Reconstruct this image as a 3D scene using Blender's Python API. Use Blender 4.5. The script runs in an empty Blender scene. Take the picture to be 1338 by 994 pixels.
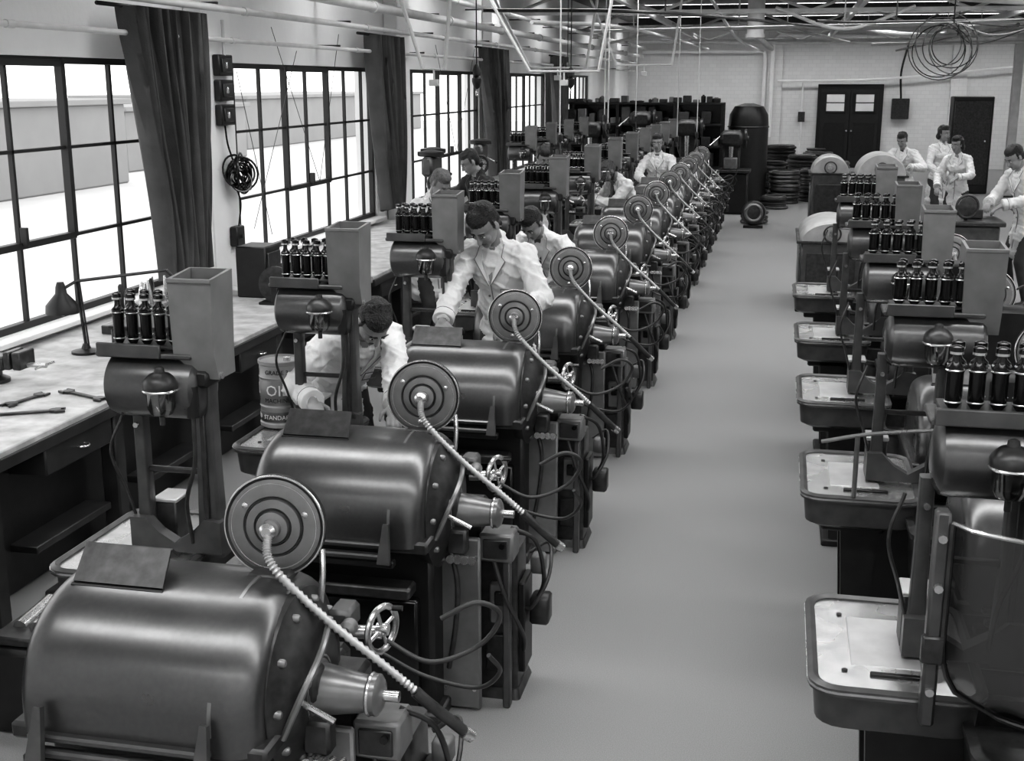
import bpy, bmesh, math, random
import numpy as np
from mathutils import Vector as V, Matrix, noise as MN
random.seed(7)
scene = bpy.context.scene
COL = scene.collection

# ------------------------------------------------------------------ materials
def mat(name, g, rough=0.5, metal=0.0, noise=0.0, nscale=8.0, bump=0.0, bscale=60.0, emit=0.0, coat=0.0, spec=0.5):
    m = bpy.data.materials.new(name); m.use_nodes = True
    nt = m.node_tree; b = nt.nodes['Principled BSDF']
    b.inputs['Base Color'].default_value = (g, g, g, 1)
    b.inputs['Roughness'].default_value = rough
    b.inputs['Metallic'].default_value = metal
    b.inputs['Specular IOR Level'].default_value = spec
    b.inputs['Coat Weight'].default_value = coat
    b.inputs['Coat Roughness'].default_value = 0.15
    tc = nt.nodes.new('ShaderNodeTexCoord')
    if metal > .2:
        n3 = nt.nodes.new('ShaderNodeTexNoise'); n3.inputs['Scale'].default_value = 5.0; n3.inputs['Detail'].default_value = 6
        nt.links.new(tc.outputs['Object'], n3.inputs['Vector'])
        mr = nt.nodes.new('ShaderNodeMapRange'); mr.inputs['From Min'].default_value = .3; mr.inputs['From Max'].default_value = .7
        mr.inputs['To Min'].default_value = rough*.88; mr.inputs['To Max'].default_value = rough*1.2
        nt.links.new(n3.outputs['Fac'], mr.inputs['Value']); nt.links.new(mr.outputs['Result'], b.inputs['Roughness'])
    if noise > 0:
        n = nt.nodes.new('ShaderNodeTexNoise'); n.inputs['Scale'].default_value = nscale
        n.inputs['Detail'].default_value = 6
        nt.links.new(tc.outputs['Object'], n.inputs['Vector'])
        r = nt.nodes.new('ShaderNodeValToRGB')
        lo = max(0, g*(1-noise)); hi = min(1, g*(1+noise))
        r.color_ramp.elements[0].position = 0.3; r.color_ramp.elements[1].position = 0.7
        r.color_ramp.elements[0].color = (lo, lo, lo, 1); r.color_ramp.elements[1].color = (hi, hi, hi, 1)
        nt.links.new(n.outputs['Fac'], r.inputs['Fac']); nt.links.new(r.outputs['Color'], b.inputs['Base Color'])
    if bump > 0:
        n2 = nt.nodes.new('ShaderNodeTexNoise'); n2.inputs['Scale'].default_value = bscale
        n2.inputs['Detail'].default_value = 4
        nt.links.new(tc.outputs['Object'], n2.inputs['Vector'])
        bp = nt.nodes.new('ShaderNodeBump'); bp.inputs['Strength'].default_value = bump
        bp.inputs['Distance'].default_value = 0.02
        nt.links.new(n2.outputs['Fac'], bp.inputs['Height']); nt.links.new(bp.outputs['Normal'], b.inputs['Normal'])
    if emit > 0:
        b.inputs['Emission Color'].default_value = (1, 1, 1, 1)
        b.inputs['Emission Strength'].default_value = emit
    return m

HOOD = mat('hood_enamel', 0.135, 0.29, 0.8, 0.06, 60, coat=0.2)
ENAM = mat('machine_enamel', 0.10, 0.36, 0.5, 0.2, 14)
ENLT = mat('machine_enamel_light', 0.20, 0.40, 0.35, 0.2, 9)
CHUT = mat('chute_sheet_steel', 0.22, 0.45, 0.3, 0.15, 10)
DARK = mat('black_casting', 0.012, 0.42, 0.0, 0.3, 15)
BLK = mat('black_gloss', 0.008, 0.2, 0.0)
STEEL = mat('bright_steel', 0.62, 0.25, 0.9, 0.15, 20)
CAST = mat('cast_iron', 0.065, 0.36, 0.6, 0.3, 25)
PLATE = mat('machined_plate', 0.52, 0.38, 0.5, 0.12, 9)
FACE = mat('disc_face', 0.22, 0.30, 0.55, 0.1, 20)
RUB = mat('rubber_hose', 0.04, 0.35)
WHITE = mat('white_paint', 0.80, 0.5, 0, 0.06, 3)
WALLM = mat('wall_whitewash', 0.80, 0.8, 0, 0.06, 1.2, 0.1, 20)
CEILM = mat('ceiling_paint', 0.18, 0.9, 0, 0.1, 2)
FLOORM = mat('floor_concrete', 0.275, 0.75, 0, 0.20, 260, 0.05, 90, spec=0.25)
FRAME = mat('window_steel', 0.02, 0.5)
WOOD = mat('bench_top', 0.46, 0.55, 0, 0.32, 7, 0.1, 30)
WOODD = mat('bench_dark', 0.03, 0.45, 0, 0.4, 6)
CURT = mat('curtain_cloth', 0.075, 0.8, 0, 0.2, 5, 0.15, 80)
PIPE = mat('pipe_paint', 0.58, 0.35, 0, 0.1, 6)
DOORM = mat('door_paint', 0.015, 0.5, 0, 0.2, 6)
PAPER = mat('paper_label', 0.7, 0.7)
CANM = mat('can_print', 0.30, 0.4, 0.3, 0.2, 10)
BLDG = mat('outside_building', 0.30, 0.9, 0, 0.05, 1)
GRND = mat('outside_ground', 0.60, 0.9, 0, 0.05, 1)
SKYL = mat('skylight_glass', 0.9, 0.5, emit=8.6)
SKIN = mat('skin', 0.27, 0.45, 0, 0.06, 30)
HAIR = mat('hair_dark', 0.013, 0.32, 0, 0.5, 60, 0.8, 120)
HAIRL = mat('hair_fair', 0.12, 0.45, 0, 0.4, 60, 0.6, 120)
COAT = mat('white_coat', 0.72, 0.9, 0, 0.03, 10, 0.25, 30, spec=.2)
SUIT = mat('dark_suit', 0.025, 0.85, 0, 0.2, 10, 0.4, 9)
TROU = mat('trousers', 0.05, 0.9, 0, 0.2, 10)
SHOE = mat('shoes', 0.02, 0.4)
LINE = mat('garment_seam', 0.16, 0.8)
SHIRT = mat('shirt_front', 0.10, 0.8)
BROW = mat('eyelid', 0.08, 0.6)
LIPS = mat('lips', 0.14, 0.5)
def glassmat(name, g, fac, gg=.8, r=.08):
    m = bpy.data.materials.new(name); m.use_nodes = True; nt = m.node_tree
    nt.nodes.clear()
    o = nt.nodes.new('ShaderNodeOutputMaterial'); mx = nt.nodes.new('ShaderNodeMixShader')
    t = nt.nodes.new('ShaderNodeBsdfTransparent'); t.inputs[0].default_value = (g, g, g, 1)
    gl = nt.nodes.new('ShaderNodeBsdfGlossy'); gl.inputs['Roughness'].default_value = r
    gl.inputs['Color'].default_value = (gg, gg, gg, 1)
    mx.inputs[0].default_value = fac
    nt.links.new(t.outputs[0], mx.inputs[1]); nt.links.new(gl.outputs[0], mx.inputs[2]); nt.links.new(mx.outputs[0], o.inputs[0])
    return m
SMOKE = glassmat('smoked_perspex', 0.16, 0.22, .5, .2)
BOWL = glassmat('glass_bowl', 0.6, 0.3)

# ------------------------------------------------------------------ mesh builder
def frame(a):
    a = V(a).normalized()
    t = V((0, 0, 1)) if abs(a.z) < .9 else V((1, 0, 0))
    u = t.cross(a).normalized(); return u, a.cross(u)

class MB:
    def __init__(s): s.v = []; s.f = []; s.m = []; s.mats = []
    def mi(s, m):
        if m not in s.mats: s.mats.append(m)
        return s.mats.index(m)
    def add(s, vs, fs, m):
        o = len(s.v); s.v += [tuple(x) for x in vs]; k = s.mi(m)
        for f in fs: s.f.append([i+o for i in f]); s.m.append(k)
    def box(s, c, d, m, b=0.004, rot=None):
        hx, hy, hz = d[0]/2, d[1]/2, d[2]/2; b = min(b, hx*.9, hy*.9, hz*.9)
        vs = []; idx = {}
        for sx in (-1, 1):
            for sy in (-1, 1):
                for sz in (-1, 1):
                    for k, p in enumerate(((sx*hx, sy*(hy-b), sz*(hz-b)), (sx*(hx-b), sy*hy, sz*(hz-b)), (sx*(hx-b), sy*(hy-b), sz*hz))):
                        idx[(sx, sy, sz, k)] = len(vs); vs.append(V(p))
        S = (-1, 1); fs = []
        for a in S:
            fs.append([idx[(a, y, z, 0)] for y, z in ((-1, -1), (1, -1), (1, 1), (-1, 1))])
            fs.append([idx[(x, a, z, 1)] for x, z in ((-1, -1), (1, -1), (1, 1), (-1, 1))])
            fs.append([idx[(x, y, a, 2)] for x, y in ((-1, -1), (1, -1), (1, 1), (-1, 1))])
            for c2 in S:
                fs.append([idx[(a, c2, -1, 0)], idx[(a, c2, 1, 0)], idx[(a, c2, 1, 1)], idx[(a, c2, -1, 1)]])
                fs.append([idx[(a, -1, c2, 0)], idx[(a, 1, c2, 0)], idx[(a, 1, c2, 2)], idx[(a, -1, c2, 2)]])
                fs.append([idx[(-1, a, c2, 1)], idx[(1, a, c2, 1)], idx[(1, a, c2, 2)], idx[(-1, a, c2, 2)]])
                for c3 in S: fs.append([idx[(a, c2, c3, 0)], idx[(a, c2, c3, 1)], idx[(a, c2, c3, 2)]])
        R = Matrix.Identity(3)
        if rot: R = Matrix.Rotation(rot[2], 3, 'Z') @ Matrix.Rotation(rot[1], 3, 'Y') @ Matrix.Rotation(rot[0], 3, 'X')
        s.add([R @ p + V(c) for p in vs], fs, m)
    def lathe(s, o, axis, prof, m, n=24, sc=(1, 1)):
        o = V(o); a = V(axis).normalized(); u, w = frame(a); vs = []; fs = []
        for r, h in prof:
            r = max(r, 0.0006)
            for i in range(n):
                t = 2*math.pi*i/n; vs.append(o + a*h + u*(r*math.cos(t)*sc[0]) + w*(r*math.sin(t)*sc[1]))
        k = len(prof)
        for j in range(k-1):
            for i in range(n): fs.append([j*n+i, j*n+(i+1) % n, (j+1)*n+(i+1) % n, (j+1)*n+i])
        fs.append(list(range(n))); fs.append([(k-1)*n+i for i in range(n)])
        s.add(vs, fs, m)
    def cyl(s, p0, p1, r0, m, r1=None, n=16):
        p0 = V(p0); p1 = V(p1); d = p1-p0
        s.lathe(p0, d, [(r0, 0), (r0 if r1 is None else r1, d.length)], m, n)
    def ball(s, c, r, m, n=14, axes=None):
        if isinstance(r, (int, float)): r = (r, r, r)
        ax = axes or (V((1, 0, 0)), V((0, 1, 0)), V((0, 0, 1)))
        c = V(c); vs = []; fs = []; k = n//2+1
        for j in range(k):
            ph = -math.pi/2 + math.pi*(j/(k-1)); cr = max(math.cos(ph), .004)
            for i in range(n):
                t = 2*math.pi*i/n
                vs.append(c+ax[0]*(r[0]*cr*math.cos(t))+ax[1]*(r[1]*cr*math.sin(t))+ax[2]*(r[2]*math.sin(ph)))
        for j in range(k-1):
            for i in range(n): fs.append([j*n+i, j*n+(i+1) % n, (j+1)*n+(i+1) % n, (j+1)*n+i])
        fs.append(list(range(n))); fs.append([(k-1)*n+i for i in range(n)])
        s.add(vs, fs, m)
    def capsule(s, a, b, ra, rb, m, n=12):
        a = V(a); b = V(b); L = (b-a).length
        if L < 1e-5: return s.ball(a, ra, m, n)
        pr = [(ra*math.sin(t), -ra*math.cos(t)) for t in (0.02, .4, .8, 1.2)] + [(ra, 0), (rb, L)] + [(rb*math.cos(t), L+rb*math.sin(t)) for t in (.4, .8, 1.2, 1.55)]
        s.lathe(a, b-a, pr, m, n)
    def tube(s, pts, r, m, n=8, res=8, ribs=0.0, smooth=True):
        P = [V(p) for p in pts]
        if smooth and len(P) > 2:
            Q = []; E = [2*P[0]-P[1]]+P+[2*P[-1]-P[-2]]
            for i in range(1, len(E)-2):
                for k in range(res):
                    t = k/res; a, b, c, d = E[i-1:i+3]
                    Q.append(.5*((2*b)+(c-a)*t+(2*a-5*b+4*c-d)*t*t+(3*b-a-3*c+d)*t**3))
            Q.append(P[-1]); P = Q
        u = None; vs = []; fs = []
        for i, p in enumerate(P):
            d = (P[min(i+1, len(P)-1)]-P[max(i-1, 0)]).normalized()
            if u is None: u, w = frame(d)
            else: u = (u-d*u.dot(d)).normalized()
            w = d.cross(u); rr = r*(1+(ribs if i % 2 else -ribs))
            for k in range(n):
                t = 2*math.pi*k/n; vs.append(p+u*rr*math.cos(t)+w*rr*math.sin(t))
        for j in range(len(P)-1):
            for i in range(n): fs.append([j*n+i, j*n+(i+1) % n, (j+1)*n+(i+1) % n, (j+1)*n+i])
        fs.append(list(range(n))); fs.append([(len(P)-1)*n+i for i in range(n)])
        s.add(vs, fs, m)
    def torus(s, c, axis, R, r, m, n=28, k=8):
        c = V(c); u, w = frame(axis); a = V(axis).normalized(); vs = []; fs = []
        for i in range(n):
            t = 2*math.pi*i/n; d = u*math.cos(t)+w*math.sin(t)
            for j in range(k):
                q = 2*math.pi*j/k; vs.append(c+d*(R+r*math.cos(q))+a*r*math.sin(q))
        for i in range(n):
            for j in range(k): fs.append([i*k+j, i*k+(j+1) % k, ((i+1) % n)*k+(j+1) % k, ((i+1) % n)*k+j])
        s.add(vs, fs, m)
    def loft(s, loops, m, cap0=True, cap1=True):
        n = len(loops[0]); vs = [p for l in loops for p in l]; fs = []
        for j in range(len(loops)-1):
            for i in range(n): fs.append([j*n+i, j*n+(i+1) % n, (j+1)*n+(i+1) % n, (j+1)*n+i])
        if cap0: fs.append(list(range(n)))
        if cap1: fs.append([(len(loops)-1)*n+i for i in range(n)])
        s.add(vs, fs, m)
    def prism(s, poly, o, u, w, th, m):
        o = V(o); u = V(u); w = V(w); nn = u.cross(w).normalized()*th
        s.loft([[o+u*a+w*b for a, b in poly], [o+u*a+w*b+nn for a, b in poly]], m)
    def mesh(s, name, ang=38, recalc=True):
        me = bpy.data.meshes.new(name); me.from_pydata([tuple(x) for x in s.v], [], s.f)
        for m in s.mats: me.materials.append(m)
        me.polygons.foreach_set('material_index', s.m)
        if recalc:
            bm = bmesh.new(); bm.from_mesh(me); bmesh.ops.recalc_face_normals(bm, faces=bm.faces); bm.to_mesh(me); bm.free()
        me.polygons.foreach_set('use_smooth', [True]*len(me.polygons))
        me.set_sharp_from_angle(angle=math.radians(ang)); me.update()
        return me
    def obj(s, name, loc=(0, 0, 0), ang=38):
        o = bpy.data.objects.new(name, s.mesh(name, ang)); o.location = loc; COL.objects.link(o); return o

def rrect(cx, cy, wx, wy, r, z, n=4):
    L = []
    for (sx, sy, a0) in ((1, 1, 0), (-1, 1, 90), (-1, -1, 180), (1, -1, 270)):
        for k in range(n+1):
            a = math.radians(a0+90*k/n)
            L.append(V((cx+sx*(wx/2-r)+r*math.cos(a), cy+sy*(wy/2-r)+r*math.sin(a), z)))
    return L

def place(name, parts, loc, rz=0, off={}, scl={}):
    e = bpy.data.objects.new(name, None); e.empty_display_size = .1; e.location = loc; e.rotation_euler = (0, 0, rz); COL.objects.link(e)
    for pn, me in parts:
        o = bpy.data.objects.new(pn, me); o.parent = e; COL.objects.link(o)
        if pn in off: o.location = off[pn]
        if pn in scl: o.scale = scl[pn]
    return e

# ------------------------------------------------------------------ the screw machine
def machine_parts():
    P = []
    # --- hood
    b = MB(); yc, zc, ry, rz, hl = -.10, .86, .33, .30, .345
    loops = []
    xs = sorted(set([-hl+d for d in (0, .003, .01, .022, .04, .065, .09, .15, .22, .3)] + [hl-d for d in (0, .003, .01, .022, .04, .065, .09, .15, .22, .3)]))
    for x in xs:
        d = hl-abs(x); sc = 1 if d >= .09 else .80+.20*math.sqrt(max(0, 1-(1-d/.09)**2))
        L = [V((x, yc-sc*ry, zc-.06))]
        for k in range(33):
            t = math.pi*(1-k/32); ct, st = math.cos(t), math.sin(t)
            L.append(V((x, yc+sc*ry*math.copysign(abs(ct)**.92, ct), zc+sc*rz*abs(st)**.92)))
        L.append(V((x, yc+sc*ry, zc-.06))); loops.append(L)
    b.loft(loops, HOOD)
    for xb in (.225, ):
        loops = []
        for dx, sc in ((-.007, .99), (-.005, 1.012), (.005, 1.012), (.007, .99)):
            loops.append([V((xb+dx, yc+sc*ry*math.cos(math.pi*(1-k/32)), zc+sc*rz*math.sin(math.pi*(1-k/32)))) for k in range(33)])
        b.loft(loops, FACE)
    b.box((-.03, yc-ry-.012, zc-.045), (.52, .03, .022), HOOD, .006)
    b.box((-.03, yc-ry-.02, zc-.085), (.50, .035, .022), ENAM, .006)
    b.box((-.03, yc-ry-.005, zc-.115), (.56, .04, .03), DARK, .006)
    for x in (-.27, .20):
        b.prism([(0, 0), (.05, 0), (.035, .15), (.015, .15)], (x, yc-ry-.055, zc-.10), (1, 0, 0), (0, .28, .96), .02, ENAM)
        b.cyl((x+.025, yc-ry-.06, zc-.08), (x+.025, yc-ry-.03, zc-.08), .012, STEEL, n=10)
    b.prism([(-.135, 0), (.135, 0), (.125, .115), (-.135, .115)], (-.14, yc-.095, zc+.29), (1, 0, .0), (0, .70, .71), .008, CAST)
    b.prism([(-.135, 0), (.125, 0), (.125, .05), (-.135, .05)], (-.14, yc-.015, zc+.370), (1, 0, 0), (0, .75, -.66), .008, CAST)
    b.box((-.14, yc-.10, zc+.285), (.28, .02, .012), DARK, .003)
    P.append(('hood', b.mesh('hood', 32)))
    # --- base
    b = MB()
    b.box((0, .02, .40), (.70, .58, .80), DARK, .02)
    b.box((0, -.10, .80), (.74, .62, .05), CAST, .01)
    b.box((0, -.30, .30), (.60, .06, .50), BLK, .01)
    b.box((-.02, -.34, .60), (.62, .10, .05), CAST, .01)
    b.box((.0, .02, .03), (.76, .64, .06), CAST, .01)
    b.box((.42, -.12, .38), (.17, .03, .74), ENLT, .008); b.box((.345, -.02, .38), (.02, .22, .74), ENAM, .006)
    for zz in (.1, .66):
        for xx in (.36, .48): b.cyl((xx, -.135, zz), (xx, -.143, zz), .008, STEEL, n=8)
    b.loft([rrect(.50, .13, .28, .28, .02, 0), rrect(.50, .13, .26, .24, .02, .04), rrect(.50, .13, .25, .22, .02, .041), rrect(.50, .13, .24, .20, .02, .64)], CAST)
    b.box((.555, .02, .42), (.09, .04, .18), ENLT, .008)
    b.box((.555, -.005, .45), (.04, .02, .06), BLK, .004)
    b.box((.55, .015, .20), (.11, .02, .16), CAST, .004)
    b.box((.635, .13, .30), (.03, .16, .4), DARK, .006)
    b.box((.56, -.03, .70), (.14, .13, .12), ENLT, .01)
    b.box((.56, -.10, .70), (.10, .012, .08), CAST, .004)
    b.cyl((.59, -.11, .72), (.59, -.12, .72), .012, BLK, n=10)
    b.box((.60, -.06, .33), (.03, .05, .66), ENAM, .006)
    P.append(('base', b.mesh('base')))
    # --- headstock end
    b = MB()
    b.lathe((.30, yc, .88), (1, 0, 0), [(.25, 0), (.255, .02), (.255, .05), (.23, .06), (.20, .08), (.17, .10), (.12, .11)], CAST, 40)
    for k in range(10):
        t = 2*math.pi*k/10; b.lathe((.355, yc+.218*math.cos(t), .88+.218*math.sin(t)), (1, 0, 0), [(.013, 0), (.013, .018), (.008, .024)], FACE, 8)
    b.lathe((.385, yc-.02, .86), (1, 0, 0), [(.095, 0), (.095, .02), (.074, .03), (.050, .17), (.058, .175), (.058, .195), (.045, .205), (.03, .21)], FACE, 28)
    b.torus((.56, yc-.02, .86), (1, 0, 0), .056, .006, STEEL, 24, 6); b.torus((.405, yc-.02, .86), (1, 0, 0), .093, .006, STEEL, 28, 6)
    b.cyl((.57, yc-.02, .86), (.64, yc-.02, .86), .016, STEEL, n=12)
    b.box((.42, .02, .78), (.14, .16, .16), CAST, .015)
    b.box((.43, -.19, .76), (.08, .06, .10), CAST, .01)
    b.cyl((.41, .08, .94), (.52, .10, .94), .02, STEEL)
    c = V((.52, .10, .95)); b.torus(c, (1, -.35, 0), .068, .010, STEEL, 28, 8)
    b.cyl(c-V((.015, 0, 0)), c+V((.02, 0, 0)), .018, STEEL, n=12)
    for k in range(4):
        t = math.pi*k/2+.3; b.cyl(c, c+V((.33*.066*math.cos(t), .066*math.cos(t), .066*math.sin(t))), .006, STEEL, n=6)
    b.cyl(c+V((0, .04, .05)), c+V((.05, .045, .05)), .009, BLK, n=8)
    b.tube([(.36, .02, 1.02), (.37, .03, 1.12), (.36, .06, 1.2)], .009, STEEL)
    b.cyl((.40, -.24, .88), (.50, -.25, .84), .009, STEEL, n=8)
    for k in range(4): b.lathe((.42+.028*k, -.21, .70), (0, -1, .2), [(.012, 0), (.012, .04), (.017, .045), (.017, .06)], STEEL, 10)
    b.box((.40, -.16, .90), (.06, .08, .10), CAST, .012); b.lathe((.40, -.2, .92), (0, -1, 0), [(.02, 0), (.02, .02), (.01, .03)], STEEL, 10)
    b.tube([(.37, -.30, .80), (.42, -.28, .92), (.44, -.18, 1.0), (.42, -.05, 1.04)], .010, FACE)
    b.box((.42, .06, 1.0), (.07, .10, .07), ENAM, .012); b.lathe((.46, .0, 1.0), (0, -1, 0), [(.025, 0), (.025, .03), (.012, .04)], FACE, 14)
    P.append(('headstock', b.mesh('headstock')))
    # --- disc
    b = MB(); c = V((.245, 0.0, 1.285)); ax = V((.10, -1, .10)).normalized()
    b.lathe(c, ax, [(.09, -.035), (.138, -.03), (.146, -.02), (.147, .004), (.141, .010), (.134, .006)], DARK, 48)
    b.torus(c+ax*.006, ax, .1435, .0035, STEEL, 48, 6)
    b.lathe(c, ax, [(.134, .0), (.134, .008), (.110, .014), (.088, .014), (.086, .008), (.080, .008), (.078, .018), (.055, .021), (.053, .012), (.047, .012), (.045, .03), (.028, .034), (.026, .05), (.018, .055)], FACE, 48)
    b.torus(c+ax*.010, ax, .083, .0025, CAST, 40, 6); b.torus(c+ax*.014, ax, .050, .0025, CAST, 32, 6); b.torus(c+ax*.010, ax, .123, .0018, STEEL, 44, 6)
    for k in range(3):
        t = 2.1*k+.4; u, w = frame(ax); b.lathe(c+ax*.014+(u*math.cos(t)+w*math.sin(t))*.1, ax, [(.009, 0), (.009, .006), (.004, .009)], STEEL, 8)
    b.lathe(c+ax*.05, ax, [(.016, 0), (.024, .01), (.024, .022), (.014, .034)], STEEL, 16)
    b.box((.245, .02, 1.16), (.05, .06, .12), DARK, .008); b.box((.245, -.03, 1.15), (.12, .10, .03), CAST, .008)
    P.append(('feed_disc', b.mesh('feed_disc')))
    b = MB(); e = c+ax*.07
    b.tube([e, (.285, -.12, 1.215), (.42, -.09, 1.06), (.60, -.05, .895), (.72, -.01, .77)], .0115, PLATE, 8, 26, ribs=.2)
    b.tube([(.66, -.035, .835), (.70, -.02, .79), (.79, .025, .69)], .017, CAST, 10, 6)
    b.cyl((.785, .02, .695), (.805, .035, .675), .02, STEEL, n=12)
    P.append(('flexible_conduit', b.mesh('flexible_conduit', 60)))
    # --- hoses
    b = MB()
    b.tube([(.52, .13, .90), (.66, .12, .85), (.80, .16, .90), (.86, .16, 1.0), (.80, .12, 1.05), (.70, .1, 1.0)], .008, RUB)
    b.tube([(.50, .16, .84), (.62, .2, .76), (.78, .2, .74), (.86, .16, .82), (.84, .1, .90)], .007, RUB)
    b.tube([(.60, .0, .76), (.70, .02, .70), (.72, .1, .5), (.66, .14, .36)], .009, RUB)
    b.tube([(.55, -.08, .64), (.6, -.1, .5), (.66, -.02, .3), (.63, .1, .15)], .009, RUB)
    b.tube([(.64, .2, .58), (.72, .22, .62), (.74, .1, .52), (.68, .05, .40), (.62, .1, .38)], .008, CAST)
    b.tube([(.40, -.2, .74), (.44, -.24, .6), (.42, -.2, .4), (.38, -.16, .2)], .011, CAST)
    b.box((.70, .14, .36), (.08, .10, .12), CAST, .01); b.box((.69, .14, .56), (.06, .07, .08), ENLT, .01)
    P.append(('hoses', b.mesh('hoses', 60)))
    # --- drip tray
    b = MB(); cx, cy, wx, wy = -.615, .84, .47, .66
    b.loft([rrect(cx, cy, wx-.10, wy-.10, .06, .705), rrect(cx, cy, wx-.03, wy-.03, .075, .725), rrect(cx, cy, wx-.01, wy-.01, .08, .825), rrect(cx, cy, wx+.02, wy+.02, .085, .83),
            rrect(cx, cy, wx+.02, wy+.02, .085, .852), rrect(cx, cy, wx-.01, wy-.01, .075, .86), rrect(cx, cy, wx-.04, wy-.04, .06, .852), rrect(cx, cy, wx-.055, wy-.055, .055, .80)], ENAM)
    b.loft([rrect(cx, cy, wx+.022, wy+.022, .085, .838), rrect(cx, cy, wx+.024, wy+.024, .085, .846)], STEEL)
    b.box((cx-.02, cy-.02, .817), (.36, .54, .03), PLATE, .012)
    b.box((cx-.02, cy-.02, .837), (.24, .44, .014), ENAM, .006)
    b.box((cx-.02, cy+.01, .8455), (.20, .34, .006), PLATE, .003)
    for sx, sy in ((-.14, -.2), (-.14, .19), (.1, -.2)):
        b.torus((cx+sx, cy+sy, .84), (0, 0, 1), .017, .006, STEEL, 14, 6); b.cyl((cx+sx, cy+sy, .83), (cx+sx, cy+sy, .85), .009, DARK, n=10)
    b.box((cx+.02, cy-.215, .85), (.18, .018, .012), BLK, .003)
    b.box((cx+.07, cy+.04, .93), (.085, .11, .17), CAST, .006); b.box((cx+.07, cy+.04, 1.02), (.095, .12, .016), PLATE, .004)
    b.box((cx-.02, cy+.02, .68), (.26, .40, .06), DARK, .01)
    for sy in (-.13, .13):
        b.prism([(-.05, .0), (.03, .0), (.07, .68), (-.09, .68)], (cx+.02, cy+sy, .0), (1, 0, 0), (0, 0, 1), .05, DARK)
    b.box((cx+.14, cy, .35), (.24, .34, .70), DARK, .02)
    b.box((cx+.02, cy, .02), (.18, .40, .04), DARK, .008)
    P.append(('drip_tray', b.mesh('drip_tray')))
    # --- column unit
    def col(fn, name, dx, ang=38):
        b = MB(); fn(b); b.v = [(x+dx, y, z+.02 if z > .9 else z) for x, y, z in b.v]; P.append((name, b.mesh(name, ang)))
    Y = .80
    def column(b):
        b.loft([rrect(-.60, Y, w, .05, .008, z) for w, z in ((.055, .84), (.05, .95), (.042, 1.15), (.042, 1.38))], ENAM)
        b.loft([rrect(-.345, Y, w, .07, .012, z) for w, z in ((.10, .84), (.085, .95), (.072, 1.15), (.068, 1.54))], ENAM)
        b.box((-.345, Y-.04, 1.18), (.02, .01, .5), CAST, .003)
        b.prism([(-.64, 0), (-.29, 0), (-.29, .10), (-.35, .11), (-.40, .06), (-.47, .035), (-.53, .05), (-.58, .10), (-.64, .10)], (0, Y-.01, .86), (1, 0, 0), (0, 0, 1), .05, ENAM)
        b.box((-.47, Y, 1.13), (.22, .02, .02), CAST, .004)
        b.cyl((-.60, Y-.03, 1.30), (-.60, Y-.045, 1.30), .01, STEEL, n=8)
        b.box((-.345, Y-.03, 1.49), (.11, .12, .06), DARK, .01); b.cyl((-.345, Y-.10, 1.47), (-.345, Y-.10, 1.36), .022, DARK)
        b.cyl((-.29, Y-.05, 1.50), (-.25, Y-.05, 1.50), .012, STEEL, n=8)
        b.tube([(-.345, Y-.1, 1.36), (-.345, Y-.11, 1.2), (-.39, Y-.1, 1.05), (-.40, Y-.06, .9)], .008, CAST)
        b.tube([(-.66, Y-.02, 1.33), (-.70, Y-.05, 1.2), (-.66, Y-.03, 1.05), (-.62, Y-.02, .9)], .006, CAST)
    col(column, 'column', .0)
    def drum(b):
        b.lathe((-.70, Y-.02, 1.45), (1, 0, 0), [(.055, -.01), (.095, 0), (.112, .012), (.116, .03), (.116, .30), (.112, .325), (.095, .34), (.05, .35)], HOOD, 36)
        b.box((-.55, Y-.02, 1.57), (.36, .17, .02), ENAM, .005)
        b.box((-.60, Y-.105, 1.585), (.24, .015, .05), ENAM, .004)
    col(drum, 'oil_drum', .03)
    def filt(b):
        o = (-.455, Y-.15, 1.38)
        b.lathe(o, (0, 0, 1), [(.01, -.01), (.036, 0), (.046, .02), (.05, .08)], BOWL, 24)
        b.lathe(o, (0, 0, 1), [(.055, .08), (.058, .085), (.058, .11), (.050, .125), (.034, .14), (.018, .146), (.016, .16), (.008, .165)], CAST, 24)
        b.cyl((-.455, Y-.15, 1.49), (-.36, Y-.05, 1.50), .014, DARK)
        b.torus((-.455, Y-.15, 1.465), (0, 0, 1), .058, .005, STEEL, 24, 6)
        b.cyl((-.455, Y-.15, 1.37), (-.455, Y-.15, 1.34), .01, CAST, n=10)
    col(filt, 'oil_filter', .02)
    def cups(b):
        for r in range(2):
            for k in range(5):
                x = -.70+.052*k+.012*r; y = Y-.06+.075*r
                b.lathe((x, y, 1.58), (0, 0, 1), [(.010, 0), (.010, .02), (.016, .03), (.019, .035), (.019, .12), (.021, .125), (.021, .14), (.012, .15), (.009, .16), (.009, .175), (.016, .18), (.016, .195), (.006, .20)], BLK, 14)
                b.torus((x, y, 1.62), (0, 0, 1), .019, .0025, STEEL, 14, 5); b.torus((x, y, 1.71), (0, 0, 1), .021, .003, STEEL, 14, 5)
                b.cyl((x, y, 1.755), (x, y, 1.762), .0165, STEEL, n=12)
        b.box((-.59, Y-.02, 1.595), (.28, .13, .012), CAST, .003)
    col(cups, 'oil_cups', .075)
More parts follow.
